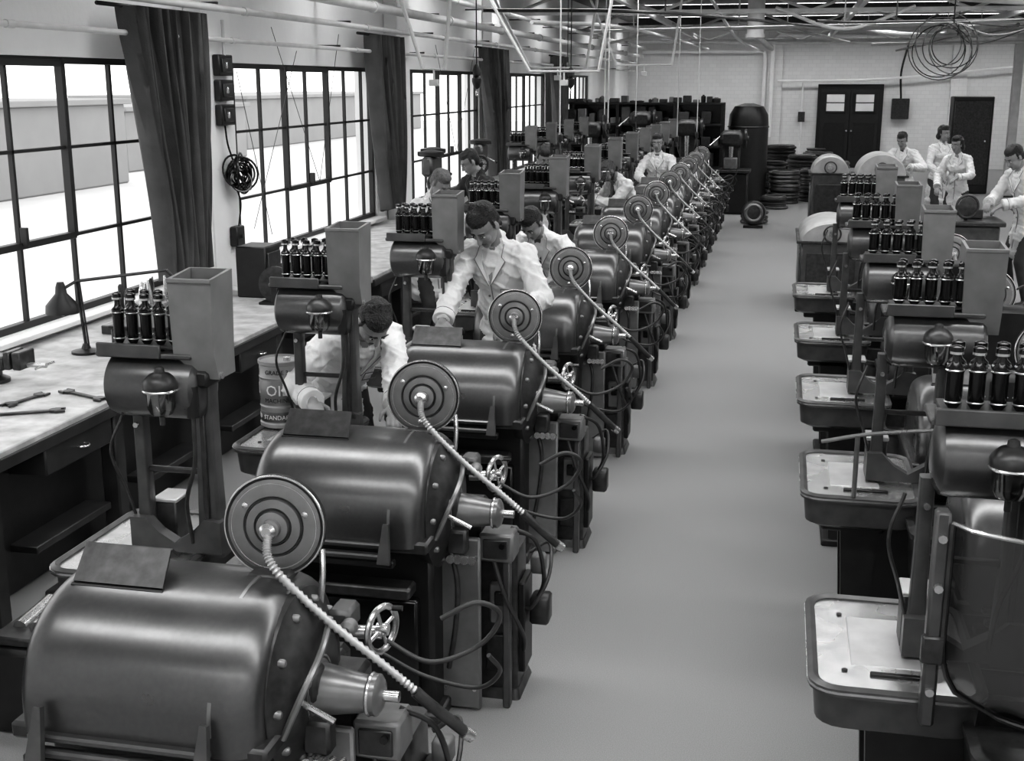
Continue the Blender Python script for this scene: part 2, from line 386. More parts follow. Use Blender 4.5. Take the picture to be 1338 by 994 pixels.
    def chute(b):
        x0, x1, y0, y1 = -.465, -.315, Y-.10, Y+.06
        def rc(ax0, ax1, ay0, ay1, z, zz=None):
            return [V((ax0, ay0, z)), V((ax1, ay0, z)), V((ax1, ay1, zz or z)), V((ax0, ay1, zz or z))]
        b.loft([rc(x0+.08, x1, y0+.03, y1, 1.49), rc(x0, x1, y0, y1, 1.58), rc(x0-.005, x1+.005, y0-.005, y1+.005, 1.84, 1.855),
                rc(x0+.007, x1-.007, y0+.007, y1-.007, 1.84, 1.855), rc(x0+.012, x1-.012, y0+.012, y1-.012, 1.56)], CHUT)
        b.box(((x0+x1)/2, y0-.008, 1.835), (.16, .01, .015), CHUT, .002)
    col(chute, 'hopper_chute', .06)
    return P
PARTS = machine_parts()

LX = -1.59
LY = [3.05, 4.55, 6.3, 8.1, 10.1, 12.1, 13.9, 15.6, 17.2, 18.7, 20.2, 21.8]
RX = 1.01
RY = [2.74, 4.42, 5.97, 7.6, 9.4]
for y in LY: place('screw_machine', PARTS, (LX, y, 0))
for y in (17.6, 19.3, 21.0, 22.7): place('screw_machine', PARTS, (-3.35, y, 0))
# smoked guard for the near aisle machine
b = MB(); rows = []
for j in range(13):
    z = 1.38-.52*j/12; row = []
    ins = 0 if j < 8 else .12*(1-math.sqrt(max(0, 1-((j-8)/4)**2)))
    for k in range(25):
        t = k/24; x = (-.52+ins)+(.95-ins)*t
        row.append(V((x, .46-.16*math.sin(math.pi*t)**.6, z)))
    rows.append(row)
vs = [p for r in rows for p in r]; fs = [[j*25+k, j*25+k+1, (j+1)*25+k+1, (j+1)*25+k] for j in range(12) for k in range(24)]
b.add(vs, fs, SMOKE)
b.tube([r[0] for r in rows]+[p for p in rows[-1][1:]], .009, CAST, 6, 2, smooth=False)
b.tube([p for p in rows[0]], .006, STEEL, 6, 2, smooth=False)
b.box((-.545, .48, 1.10), (.04, .05, .62), ENAM, .008); b.box((-.545, .46, 1.02), (.06, .03, .08), CAST, .006)
for z in (.9, 1.2, 1.34): b.cyl((-.545, .44, z), (-.545, .46, z), .012, STEEL, n=8)
GUARD = b.mesh('splash_guard')
b = MB()
b.loft([rrect(-.05, .50, .70, .34, .05, .50), rrect(-.05, .50, .74, .38, .06, .74), rrect(-.05, .50, .78, .42, .07, .76), rrect(-.05, .50, .78, .42, .07, .78), rrect(-.05, .50, .72, .36, .05, .78), rrect(-.05, .50, .70, .34, .05, .70)], CAST)
b.box((-.05, .5, .25), (.55, .3, .5), DARK, .02); b.box((.05, .56, 1.05), (.5, .12, .7), DARK, .03); b.box((-.05, .40, .735), (.5, .03, .05), ENLT, .01)
SUMP = b.mesh('sump')
OFF = {'oil_drum': (.20, 0, 0), 'oil_cups': (.21, 0, 0), 'hopper_chute': (.14, 0, 0), 'column': (.05, 0, 0), 'oil_filter': (.08, 0, 0)}
SCL = {'oil_drum': (1.1, 1, 1), 'oil_cups': (1.15, 1, 1)}
for i, y in enumerate(RY): place('screw_machine', PARTS+([('splash_guard', GUARD)] if i < 1 else [])+[('sump', SUMP)], (RX, y, 0), 0, OFF, SCL)
for y in (16.1, 17.9): place('screw_machine', PARTS, (4.1, y, 0))

# ------------------------------------------------------------------ room
XL, XR, YB, YN, ZC = -4.75, 8.0, 39.0, -3.0, 4.3
b = MB(); b.box(((XL+XR)/2, (YB+YN)/2, -.05), (XR-XL+.6, YB-YN+.6, .1), FLOORM, .001); b.obj('floor')
WINS = [(3.3, 9.38, .63, 8.35, (6.45, 7.71)), (10.05, 14.25, .58, 11.6, (11.6, 12.76)), (15.5, 19.5, .62, 17.2, (17.2, 18.44)), (20.4, 25.2, .62, 22, (22, 23.24)), (26.5, 31, .62, 28, (28, 29.24))]
Z0, Z1 = .93, 2.67
b = MB(); T = .25; xc = XL-T/2
b.box((xc, (YB+YN)/2, Z0/2), (T, YB-YN, Z0), WALLM, .001)
b.box((xc, (YB+YN)/2, (Z1+ZC)/2), (T, YB-YN, ZC-Z1), WALLM, .001)
prev = YN
for w in WINS+[(YB, YB, 0, 0, 0)]:
    b.box((xc, (prev+w[0])/2, (Z0+Z1)/2), (T, w[0]-prev, Z1-Z0), WALLM, .001); prev = w[1]
b.obj('wall_left')
for y in (9.70, 14.88, 19.95):
    b = MB(); b.box((XL+.09, y, ZC/2), (.17, .52, ZC-.02), WALLM, .012); b.box((XL+.09, y, .1), (.19, .54, .2), WALLM, .01); b.box((XL+.09, y, 3.4), (.2, .55, .06), WALLM, .01); b.obj('wall_pier')
for i, (a, c, sp, anc, cas) in enumerate(WINS):
    b = MB(); x = XL-.06
    for z in (Z0, Z1): b.box((x, (a+c)/2, z+(.02 if z == Z0 else -.02)), (.06, c-a, .05), FRAME, .004)
    for y in (a+.015, c-.015): b.box((x, y, (Z0+Z1)/2), (.06, .04, Z1-Z0), FRAME, .004)
    y = anc
    while y-sp > a+.1: y -= sp
    while y < c-.1:
        b.box((x, y, (Z0+Z1)/2), (.035, .026, Z1-Z0), FRAME, .003); y += sp
    for z in (1.47, 2.07): b.box((x, (a+c)/2, z), (.035, c-a, .024), FRAME, .003)
    for y in cas: b.box((x+.01, y, 2.06), (.06, .045, 1.2), FRAME, .004)
    for z in (1.47, 2.63): b.box((x+.01, (cas[0]+cas[1])/2, z), (.06, cas[1]-cas[0], .045), FRAME, .004)
    b.box((x+.05, (cas[0]+cas[1])/2, 1.53), (.05, .03, .12), FRAME, .004)
    b.obj('window_%d' % (i+1))
    b = MB(); b.box((XL+.04, (a+c)/2, Z0-.02), (.16, c-a, .035), WHITE, .005); b.obj('trim_%d' % (i+1))
BRK = mat('back_wall_brick', 0.70, 0.8)
nt = BRK.node_tree; bs = nt.nodes['Principled BSDF']; tc = nt.nodes.new('ShaderNodeTexCoord'); mp = nt.nodes.new('ShaderNodeMapping')
mp.inputs['Rotation'].default_value = (math.radians(90), 0, 0); br = nt.nodes.new('ShaderNodeTexBrick'); br.inputs['Scale'].default_value = 2.2
br.inputs['Color1'].default_value = (.76,)*3+(1,); br.inputs['Color2'].default_value = (.72,)*3+(1,); br.inputs['Mortar'].default_value = (.64,)*3+(1,)
br.inputs['Mortar Size'].default_value = .01
nt.links.new(tc.outputs['Object'], mp.inputs['Vector']); nt.links.new(mp.outputs[0], br.inputs['Vector']); nt.links.new(br.outputs['Color'], bs.inputs['Base Color'])
b = MB(); b.box(((XL+XR)/2, YB+.1, ZC/2), (XR-XL+.4, .2, ZC), BRK, .001)
for x in (-.3, 5.0): b.box((x, YB-.06, ZC/2), (.45, .12, ZC), BRK, .01)
b.obj('wall_back')
b = MB(); b.box((XR+.1, (YB+YN)/2, ZC/2), (.2, YB-YN, ZC), WALLM, .001); b.obj('wall_right')
b = MB(); b.box(((XL+XR)/2, YN-.1, ZC/2), (XR-XL+.4, .2, ZC), WALLM, .001); b.obj('wall_front')
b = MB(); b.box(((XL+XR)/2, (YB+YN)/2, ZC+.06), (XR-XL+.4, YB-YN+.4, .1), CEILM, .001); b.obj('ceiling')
for y in (-2.0, 1.7, 4.95, 8.7, 12.4, 16.1, 19.8, 24.5, 31.0, 36.6):
    b = MB(); b.box(((XL+XR)/2, y, ZC-.012), (XR-XL-1.2, .78, .02), SKYL, .001)
    for k in range(12): b.box((XL+.6+(XR-XL-1.2)*k/11, y, ZC-.03), (.04, .80, .05), WHITE, .003)
    for s in (-.42, .42): b.box(((XL+XR)/2, y+s, ZC-.10), (XR-XL-1.1, .04, .19), CAST, .003)
    b.obj('skylight')
for y in (14.3, 21.6, 29.0, 36.2):
    b = MB(); n = 5; zb = 3.66
    b.box(((XL+XR)/2, y, zb), (XR-XL-.05, .07, .07), PIPE, .005); b.box(((XL+XR)/2, y, 4.12), (XR-XL-.05, .07, .07), CAST, .005)
    for k in range(n):
        xa = XL+.1+(XR-XL-.2)*k/n; xb = XL+.1+(XR-XL-.2)*(k+1)/n; xm = (xa+xb)/2
        b.cyl((xa, y, zb), (xm, y, 4.12), .03, PIPE, n=6); b.cyl((xm, y, 4.12), (xb, y, zb), .03, PIPE, n=6)
    b.obj('roof_truss')
for x in (-2.6, 1.2, 4.2):
    b = MB(); b.box((x, 25, 3.80), (.09, 27, .12), PIPE, .005); b.obj('roof_purlin')
for (pts, r, mm) in (([(-3.6, 24, 3.45), (0, 24, 3.5), (7.8, 24, 3.6)], .03, PIPE), ([(1.9, 30, 3.35), (4, 28.4, 3.33), (7.8, 26, 3.3)], .035, PIPE), ([(-4.0, 33, 3.55), (2, 33.4, 3.5), (7.8, 33, 3.7)], .045, PIPE), ([(3.0, 18, 3.25), (3.0, 24, 3.3), (3.1, 38, 3.4)], .03, CAST),
                 ([(.4, 18.5, 3.35), (1.6, 20, 3.4), (7.8, 21, 3.5)], .02, CAST), ([(-1.2, 20, 3.8), (-1.0, 27, 3.4), (-.6, 34, 3.3)], .03, PIPE), ([(-3.4, 17, 3.3), (-2.6, 22, 3.4), (-2.2, 37, 3.45)], .03, PIPE),
                 ([(-3.6, 15, 3.35), (-1.5, 16, 3.35), (.6, 24, 3.5)], .022, CAST), ([(2.0, 22, 3.9), (5, 20, 3.6), (7.8, 19, 3.7)], .06, PIPE), ([(-3.9, 27, 3.3), (-1, 27.5, 3.75), (1.4, 30, 3.4)], .03, PIPE), ([(-.2, 21.5, 3.7), (.9, 21.3, 3.35), (2.0, 21.5, 3.7)], .03, PIPE), ([(1.4, 33, 3.9), (3.4, 29, 3.5), (7.8, 25, 3.75)], .05, PIPE)):
    b = MB(); b.tube(pts, r, mm, 8, 6); b.tube([pts[1], (pts[1][0], pts[1][1], ZC-.1)], .012, mm, 6, 1, smooth=False); b.obj('overhead_conduit')
for (x, y) in ((5.0, 29.5), (5.0, 15.2)):
    b = MB(); b.box((x, y, 1.8), (.03, .18, 3.6), PIPE, .003)
    for s in (-.09, .09): b.box((x, y+s, 1.8), (.18, .02, 3.6), PIPE, .003)
    b.box((x, y, .02), (.3, .3, .04), CAST, .004); b.obj('steel_column')
for (x, z, r) in ((-4.30, 3.28, .05), (-4.38, 3.07, .028), (-4.2, 3.52, .035), (-4.5, 2.84, .02)):
    b = MB(); b.cyl((x, YN+.15, z), (x, YB-.35, z), r, PIPE, n=12)
    y = 0
    while y < 38:
        b.box(((x+XL)/2+.01, y, z+r+.01), (abs(XL-x)+.0, .03, .02), CAST, .003)
        b.lathe((x, y+.5, z), (0, 1, 0), [(r*1.25, 0), (r*1.25, .08)], PIPE, 12); y += 3.1
    b.obj('heating_pipe')
b = MB()
for (y0, z0, y1, z1) in ((10.2, 2.6, 10.9, 1.1), (11.0, 3.0, 12.2, 1.5), (12.8, 3.0, 12.2, 1.5), (16.6, 3.0, 17.8, 1.5), (18.8, 3.0, 17.8, 1.5), (11.6, 2.8, 10.5, 1.2)):
    b.cyl((XL+.1, y0, z0), (XL+.06, y1, z1), .0032, CAST, n=5)
b.obj('window_opener_cord')
b = MB()
b.tube([(-4.3, 38.85, 3.42), (-.75, 38.85, 3.42), (-.62, 38.85, 3.38), (-.6, 38.85, 3.25), (-.6, 38.85, .8)], .06, WHITE, 10, 1, smooth=False); b.obj('wall_pipe')
b = MB(); b.tube([(-.38, 38.75, .9), (-.38, 38.75, 3.75), (-.2, 38.75, 3.9), (7.8, 38.85, 3.75)], .06, WHITE, 10, 1, smooth=False); b.obj('wall_pipe')
b = MB(); b.tube([(-.2, 38.7, 2.55), (3.0, 38.7, 2.62), (7.5, 38.7, 3.05)], .035, WHITE, 8, 4); b.obj('wall_pipe')
b = MB(); b.tube([(.55, 38.85, .1), (.55, 38.85, 2.5)], .03, WHITE, 8, 1, smooth=False); b.box((.55, 38.87, 1.5), (.2, .1, .3), CAST); b.obj('wall_pipe')
b = MB(); b.cyl((-.62, 26, 4.2), (-.62, 26, 3.45), .17, PIPE, n=20); b.cyl((-.62, 26, 3.45), (-.62, 26, 3.38), .2, PIPE, n=20); b.cyl((-.62, 26, 3.42), (-.3, 27.2, 3.2), .06, PIPE, n=10); b.obj('ventilation_duct')
# door
b = MB(); x0, x1 = 1.08, 2.82; xm = (x0+x1)/2
b.box((xm, 38.93, 1.22), (x1-x0+.16, .12, 2.48), DARK, .01)
for s in (-1, 1):
    cx = xm+s*.425; b.box((cx, 38.86, 1.17), (.83, .05, 2.3), DOORM, .006)
    b.box((cx, 38.825, 1.92), (.52, .02, .5), WHITE, .004); b.box((cx, 38.815, 1.92), (.58, .012, .03), DOORM)
    for zz in (1.65, 2.19): b.box((cx, 38.81, zz), (.62, .02, .05), DOORM)
    for sx in (-.29, .29): b.box((cx+sx, 38.81, 1.92), (.05, .02, .56), DOORM)
    b.box((cx, 38.825, .85), (.62, .02, .95), DARK, .006); b.cyl((xm+s*.07, 38.83, 1.1), (xm+s*.07, 38.76, 1.1), .03, STEEL, n=10)
b.obj('door_1')
# outside
b = MB(); b.box((-40, 20, -.3), (69, 140, .1), GRND); b.obj('ground_outside')
b = MB()
for (x, y, w, d, h) in ((-22, 27, 8, 10, 2.2), (-24, 40, 8, 9, 1.9), (-26, 62, 8, 26, 2.1), (-20, 17, 6, 7, 1.7)):
    b.box((x, y, h/2-.25), (w, d, h), BLDG, .05)
    b.box((x, y, h-.2), (w+.3, d+.3, .15), BLDG, .02)
b.box((-18.6, 24.8, 1.6), (.9, .8, 3.7), BLDG, .02); b.box((-18.6, 24.8, 3.4), (1.1, 1.0, .2), BLDG, .02)
b.obj('neighbouring_building')

# ------------------------------------------------------------------ curtains
def curtain(ya, yb, yc2, yd, zt=3.02, zb=1.05, folds=7, seed=0):
    rnd = random.Random(seed); b = MB(); n = folds*12; mrow = 26
    ph = [rnd.uniform(-.5, .5) for _ in range(folds+2)]; vs = []; fs = []
    for j in range(mrow+1):
        t = j/mrow; z = zt+(zb-zt)*t; e = t*t*(3-2*t)
        y0 = ya+(yc2-ya)*e; y1 = yb+(yd-yb)*e
        for i in range(n+1):
            s = i/n; k = s*folds; p = ph[int(k) % len(ph)]*(1-(k % 1))+ph[(int(k)+1) % len(ph)]*(k % 1)
            x = XL+.27+.08*math.sin(2*math.pi*k+p*1.5+.6*math.sin(3*t+p))+.022*math.sin(2*math.pi*k*2.3+p*4+t*2)
            vs.append((x, y0+(y1-y0)*s+.03*math.sin(4*t+p*3)+.035*math.cos(2*math.pi*k), z+(.02*math.sin(2*math.pi*k) if j == mrow else 0)))
    for j in range(mrow):
        for i in range(n): fs.append([j*(n+1)+i, j*(n+1)+i+1, (j+1)*(n+1)+i+1, (j+1)*(n+1)+i])
    b.add(vs, fs, CURT)
    b.cyl((XL+.24, ya-.3, zt+.0), (XL+.24, yb+.1, zt+.0), .015, BLK, n=8)
    return b.obj('curtain', ang=180)
curtain(8.05, 9.26, 8.42, 9.12, seed=1, folds=8)
curtain(13.3, 14.4, 13.75, 14.4, seed=2, folds=7)
curtain(18.6, 20.1, 19.3, 20.1, seed=3, folds=7)
curtain(24.6, 25.9, 25.0, 25.8, seed=4, folds=6)
# pier fittings
b = MB(); x = XL+.18; PY = 9.70
for k, z in enumerate((2.64, 2.44, 2.24)):
    b.box((x+.03, PY, z), (.06, .26, .17), DARK, .008); b.box((x+.065, PY, z), (.012, .18, .11), CAST, .004); b.box((x+.08, PY-.05, z), (.03, .02, .05), STEEL, .003)
b.cyl((x+.045, PY, 2.7), (x+.045, PY, 3.0), .015, PIPE, n=8); b.obj('fuse_box')
b = MB(); rnd = random.Random(3)
for k in range(15):
    c = V((x+.10+rnd.uniform(-.03, .03), PY+.08+rnd.uniform(-.06, .06), 1.74+rnd.uniform(-.06, .05))); b.torus(c, (1, rnd.uniform(-1.2, .3), rnd.uniform(-.5, .5)), .10+rnd.uniform(-.05, .05), .009, BLK, 22, 6)
b.tube([(x+.06, PY+.05, 1.84), (x+.05, PY-.03, 2.0), (x+.02, PY, 2.15)], .008, BLK)
b.tube([(x+.06, PY+.08, 1.62), (x+.08, PY+.1, 1.5), (x+.05, PY+.1, 1.3)], .008, BLK); b.obj('cable_coil')
b = MB(); b.box((x+.035, PY+.1, 1.22), (.07, .16, .17), DARK, .01); b.cyl((x+.06, PY+.1, 1.22), (x+.09, PY+.1, 1.22), .02, CAST); b.obj('wall_switch')

# ------------------------------------------------------------------ benches and things on them
def bench(y0, y1):
    b = MB(); xa, xb = XL+.05, -3.42; L = y1-y0
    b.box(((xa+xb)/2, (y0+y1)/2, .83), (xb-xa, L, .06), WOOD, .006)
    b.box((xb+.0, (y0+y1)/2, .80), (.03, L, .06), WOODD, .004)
    b.box(((xa+xb)/2-.05, (y0+y1)/2, .40), (xb-xa-.35, L-.2, .78), DARK, .01)
    n = int(L/1.1)
    for k in range(n):
        yy = y0+L*(k+.5)/n
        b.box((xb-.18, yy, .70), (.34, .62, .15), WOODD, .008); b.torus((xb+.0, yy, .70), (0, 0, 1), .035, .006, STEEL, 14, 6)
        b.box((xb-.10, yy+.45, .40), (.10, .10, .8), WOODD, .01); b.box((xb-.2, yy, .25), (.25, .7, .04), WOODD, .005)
    b.obj('workbench')
bench(2.6, 9.35); bench(10.1, 14.5); bench(15.2, 16.9)
b = MB(); c = V((-4.18, 6.75, .86))
b.lathe(c, (0, 0, 1), [(.09, 0), (.09, .015), (.03, .03), (.018, .06)], DARK, 24)
b.tube([c+V((0, 0, .05)), c+V((0, -.05, .46))], .010, CAST, smooth=False); b.tube([c+V((.02, 0, .05)), c+V((.02, -.05, .46))], .006, CAST, smooth=False)
b.tube([c+V((0, -.05, .46)), c+V((.42, .30, .49))], .010, CAST, smooth=False); b.tube([c+V((.42, .30, .49)), c+V((.48, .34, .40))], .012, CAST, smooth=False)
b.tube([c+V((0, -.05, .46)), c+V((-.04, -.16, .42))], .010, CAST, smooth=False)
b.lathe(c+V((-.04, -.16, .44)), (0, 0, -1), [(.02, -.03), (.03, 0), (.035, .04), (.095, .11), (.10, .16), (.092, .16), (.03, .06)], DARK, 24)
b.ball(c+V((-.04, -.16, .29)), .03, PAPER, 12); b.obj('desk_lamp')
b = MB(); c = V((-3.72, 6.80, .86)); b.box(c+V((0, 0, .10)), (.36, .46, .2), CAST, .01); b.box(c+V((0, 0, .21)), (.38, .48, .02), DARK, .005)
b.box(c+V((.185, 0, .12)), (.01, .1, .03), STEEL); b.obj('tool_chest')
b = MB(); rnd = random.Random(5); c = V((-4.25, 7.75, .86))
b.box(c+V((0, 0, .03)), (.3, .9, .06), CAST, .006)
for k in range(12): b.lathe(c+V((rnd.uniform(-.1, .1), -.4+k*.072, .06)), (rnd.uniform(-.1, .1), 0, 1), [(.010, 0), (.010, .08), (.018, .085), (.018, .16+rnd.uniform(0, .08)), (.008, .25)], random.choice((STEEL, DARK)), 10)
b.obj('tool_holder_rack')
b = MB(); c = V((-4.28, 5.95, .86)); b.lathe(c, (0, 0, 1), [(.09, 0), (.09, .02), (.05, .04), (.05, .08)], CAST, 20)
b.box(c+V((0, 0, .12)), (.22, .12, .08), CAST, .012); b.box(c+V((.14, 0, .14)), (.04, .15, .10), CAST, .006); b.box(c+V((.20, 0, .14)), (.05, .15, .10), CAST, .006)
b.cyl(c+V((.2, 0, .11)), c+V((.34, 0, .11)), .014, STEEL); b.cyl(c+V((.33, -.09, .11)), c+V((.33, .09, .11)), .007, STEEL, n=8); b.obj('bench_vice')
def spanner(loc, ang, L=.3):
    b = MB()
    b.box((0, 0, .008), (L, .028, .010), CAST, .003)
    for s in (-1, 1):
        for q in (-1, 1): b.prism([(0, 0), (.045, 0), (.05, .014), (0, .02)] if q > 0 else [(0, -.02), (.05, -.014), (.045, 0), (0, 0)], (s*L/2, q*.018, .002), (s, 0, 0), (0, 1, 0), .012*s, CAST)
        b.lathe((s*L/2, 0, .002), (0, 0, 1), [(.03, 0), (.03, .013)], CAST, 16)
    o = b.obj('spanner', loc); o.rotation_euler = (0, 0, ang)
spanner((-3.72, 5.35, .861), .5, .34); spanner((-3.60, 5.75, .861), -.4, .26); spanner((-3.85, 5.6, .861), 1.4, .2)
b = MB(); c = V((-4.2, 5.3, .86)); b.box(c+V((0, 0, .02)), (.34, .5, .04), DARK, .008)
for k in range(7): b.cyl(c+V((-.12, -.2+.065*k, .05)), c+V((.14, -.19+.065*k, .05)), .018, random.choice((DARK, STEEL, CAST)), n=10)
b.obj('tool_tray')
def bench_fan(x, y, z=.86, h=.55, r=.11):
    b = MB(); c = V((x, y, z)); b.lathe(c, (0, 0, 1), [(.09, 0), (.085, .02), (.02, .04), (.014, h-.02)], DARK, 20)
    k = c+V((0, 0, h+r*.6)); ax = V((.5, -1, 0)).normalized(); b.torus(k, ax, r, .018, CAST, 28, 8); b.torus(k, ax, r*.6, .006, STEEL, 24, 6); b.lathe(k-ax*.06, ax, [(.03, 0), (.045, .02), (.045, .07), (.02, .1)], DARK, 16)
    u, w = frame(ax)
    for q in range(6):
        d = u*math.cos(q*1.047)+w*math.sin(q*1.047); b.cyl(k, k+d*r, .006, CAST, n=6)
    b.obj('bench_fan')
bench_fan(-3.55, 11.6, h=.30, r=.10); bench_fan(-3.7, 13.2, h=.5, r=.1); bench_fan(-3.8, 15.6)
b = MB(); c = V((-3.70, 8.75, .86))
for s in (-.12, .12): b.lathe(c+V((0, s, .15)), (0, 1, 0), [(.14, -.01), (.14, .01)], CAST, 28)
b.cyl(c+V((0, -.12, .15)), c+V((0, .12, .15)), .06, STEEL, n=18); b.box(c+V((0, 0, .01)), (.25, .36, .02), DARK)
for s in (-.16, .16): b.box(c+V((0, s, .08)), (.05, .02, .16), DARK)
b.obj('wire_spool')
b = MB(); b.box((-4.0, 9.0, 1.06), (.25, .3, .4), DARK, .01); b.box((-3.87, 9.0, 1.06), (.02, .24, .3), CAST, .004); b.obj('control_box')
def drill(x, y):
    b = MB(); c = V((x, y, .86)); b.box(c+V((0, 0, .03)), (.3, .4, .06), CAST, .01); b.cyl(c+V((0, .12, .05)), c+V((0, .12, .85)), .035, STEEL)
    b.box(c+V((0, 0, .72)), (.13, .36, .22), ENAM, .03); b.lathe(c+V((0, -.1, .42)), (0, 0, 1), [(.012, 0), (.012, .06), (.03, .07), (.03, .12), (.02, .13), (.02, .22)], STEEL, 16)
    b.lathe(c+V((0, 0, .83)), (0, 0, 1), [(.14, 0), (.15, .01), (.15, .05), (.05, .07)], DARK, 24); b.cyl(c+V((.06, -.05, .68)), c+V((.25, -.15, .6)), .008, STEEL, n=6); b.ball(c+V((.25, -.15, .6)), .02, BLK)
    b.box(c+V((0, -.06, .32)), (.22, .22, .025), CAST, .006); b.obj('bench_drill')
for y in (13.6, 14.2, 16.5): drill(-3.95+random.uniform(-.1, .1), y)

# printed oil can in the second machine's tray
def cyl_text(b, txt, c, R, z, size, a0, m):
    cu = bpy.data.curves.new('t', 'FONT'); cu.body = txt; cu.size = size; cu.align_x = 'CENTER'; cu.extrude = .001; cu.resolution_u = 2
    o = bpy.data.objects.new('t', cu); COL.objects.link(o); dg = bpy.context.evaluated_depsgraph_get(); ev = o.evaluated_get(dg); me = ev.to_mesh()
    vs = [(c[0]+(R+v.co.z)*math.cos(a0+v.co.x/R), c[1]+(R+v.co.z)*math.sin(a0+v.co.x/R), z+v.co.y) for v in me.vertices]
    b.add(vs, [list(p.vertices) for p in me.polygons], m); ev.to_mesh_clear(); bpy.data.objects.remove(o)
b = MB(); c = (-2.36, 5.50, .853)
b.lathe(c, (0, 0, 1), [(.10, 0), (.105, .005), (.105, .02), (.100, .025), (.100, .10), (.103, .105), (.100, .11), (.100, .245), (.103, .25), (.100, .255), (.100, .31), (.105, .315), (.105, .33), (.098, .333), (.096, .322), (.02, .322)], CANM, 36)
b.lathe((c[0], c[1], c[2]+.115), (0, 0, 1), [(.1008, 0), (.1014, .001), (.1014, .122), (.1008, .123)], ENLT, 36)
b.lathe((c[0], c[1], c[2]+.03), (0, 0, 1), [(.1008, 0), (.1014, .001), (.1014, .05), (.1008, .051)], ENAM, 36)
for a in (-1.35, -3.1, .4):
    cyl_text(b, 'OIL', c, .1018, c[2]+.165, .075, a, PAPER); cyl_text(b, 'MACHINE', c, .1018, c[2]+.13, .03, a, DARK); cyl_text(b, 'STANDARD', c, .1016, c[2]+.045, .03, a, PAPER); cyl_text(b, 'GRADE 3', c, .1016, c[2]+.27, .03, a, DARK)
b.cyl((c[0]+.04, c[1], c[2]+.32), (c[0]+.04, c[1], c[2]+.34), .018, STEEL, n=12); b.obj('oil_can')
b = MB(); b.box((-2.75, 4.1, .18), (.4, .5, .36), DARK, .02); b.box((-2.75, 4.1, .38), (.36, .44, .04), CAST, .01)
for k in range(4): b.cyl((-2.86+.07*k, 3.98, .40), (-2.86+.07*k, 4.2, .42), .03, STEEL, n=10)
b.obj('parts_bin')
b = MB(); b.box((-2.95, 4.9, .12), (.5, .5, .24), CAST, .01)
for k in range(5): b.box((-3.1+.08*k, 4.9, .26), (.06, .4, .06), PLATE, .01)
b.obj('parts_bin')

# ------------------------------------------------------------------ right-hand rounded machines
def tumbler(x, y, w, d, h, rz):
    b = MB()
    b.box((0, 0, h/2), (w, d, h), ENAM, .02); b.box((0, -d/2-.01, h*.55), (w*.8, .02, h*.6), CAST, .006); b.box((-w/2-.01, 0, h*.55), (.02, d*.8, h*.55), ENLT, .006)
    L = []
    for yy in (-d/2+.0, -d/2+.01, -d/2+.05, d/2-.05, d/2-.01, d/2):
        k = .94 if abs(yy) > d/2-.02 else 1
        L.append([V((w/2*1.04*k*math.cos(math.pi*q/24), yy, h+rz*k*math.sin(math.pi*q/24))) for q in range(25)])
    b.loft(L, PLATE); b.box((0, 0, .03), (w+.06, d+.06, .06), DARK, .01)
    b.box((0, 0, h), (w+.1, d+.04, .03), CAST, .006); b.cyl((0, -d/2-.06, h+.1), (0, -d/2, h+.1), .04, STEEL)
    b.torus((0, -d/2-.03, h+.1), (0, 1, 0), .09, .010, CAST); b.obj('rounded_drum_machine', (x, y, 0))
tumbler(.60, 14.6, .66, 1.3, .78, .22); tumbler(1.42, 18.8, .66, .8, 1.2, .32); tumbler(.78, 20.6, .56, .8, 1.1, .28); tumbler(1.55, 12.9, .6, .9, .8, .25)

# ------------------------------------------------------------------ far rack, bulky machines, coils, cabinets
b = MB(); rnd = random.Random(11); xa, xb, yr = -4.5, -1.22, 26.5
for x in (xa, -3.4, -2.2, xb):
    for dy in (-.3, .3): b.box((x, yr+dy, 1.05), (.06, .06, 2.1), DARK, .006)
for z in (.3, .75, 1.2, 1.65, 2.08):
    b.box(((xa+xb)/2, yr, z), (xb-xa, .7, .04), DARK, .005)
    x = xa+.12
    while x < xb-.12:
        w = rnd.uniform(.08, .22); hh = rnd.uniform(.12, .36) if z < 2 else rnd.uniform(.04, .16)
        mm = rnd.choice((DARK, CAST, CAST, ENAM, ENLT))
        if rnd.random() < .3: b.lathe((x, yr-.2, z+.02), (0, 0, 1), [(w*.4, 0), (w*.45, .02), (w*.45, hh*.8), (w*.2, hh*.9), (w*.2, hh)], mm, 10)
        else: b.box((x, yr-.18+rnd.uniform(-.06, .06), z+.02+hh/2), (w, .25, hh), mm, .01)
        x += w+.02
b.box(((xa+xb)/2, yr+.34, 1.05), (xb-xa, .03, 2.1), BLK)
b.obj('storage_rack')
b = MB(); b.lathe((-.70, 26.9, 0), (0, 0, 1), [(.42, 0), (.42, 1.6), (.40, 1.85), (.30, 2.02), (.1, 2.08)], DARK, 28); b.torus((-.70, 26.9, 1.6), (0, 0, 1), .42, .02, CAST); b.obj('draped_bin')
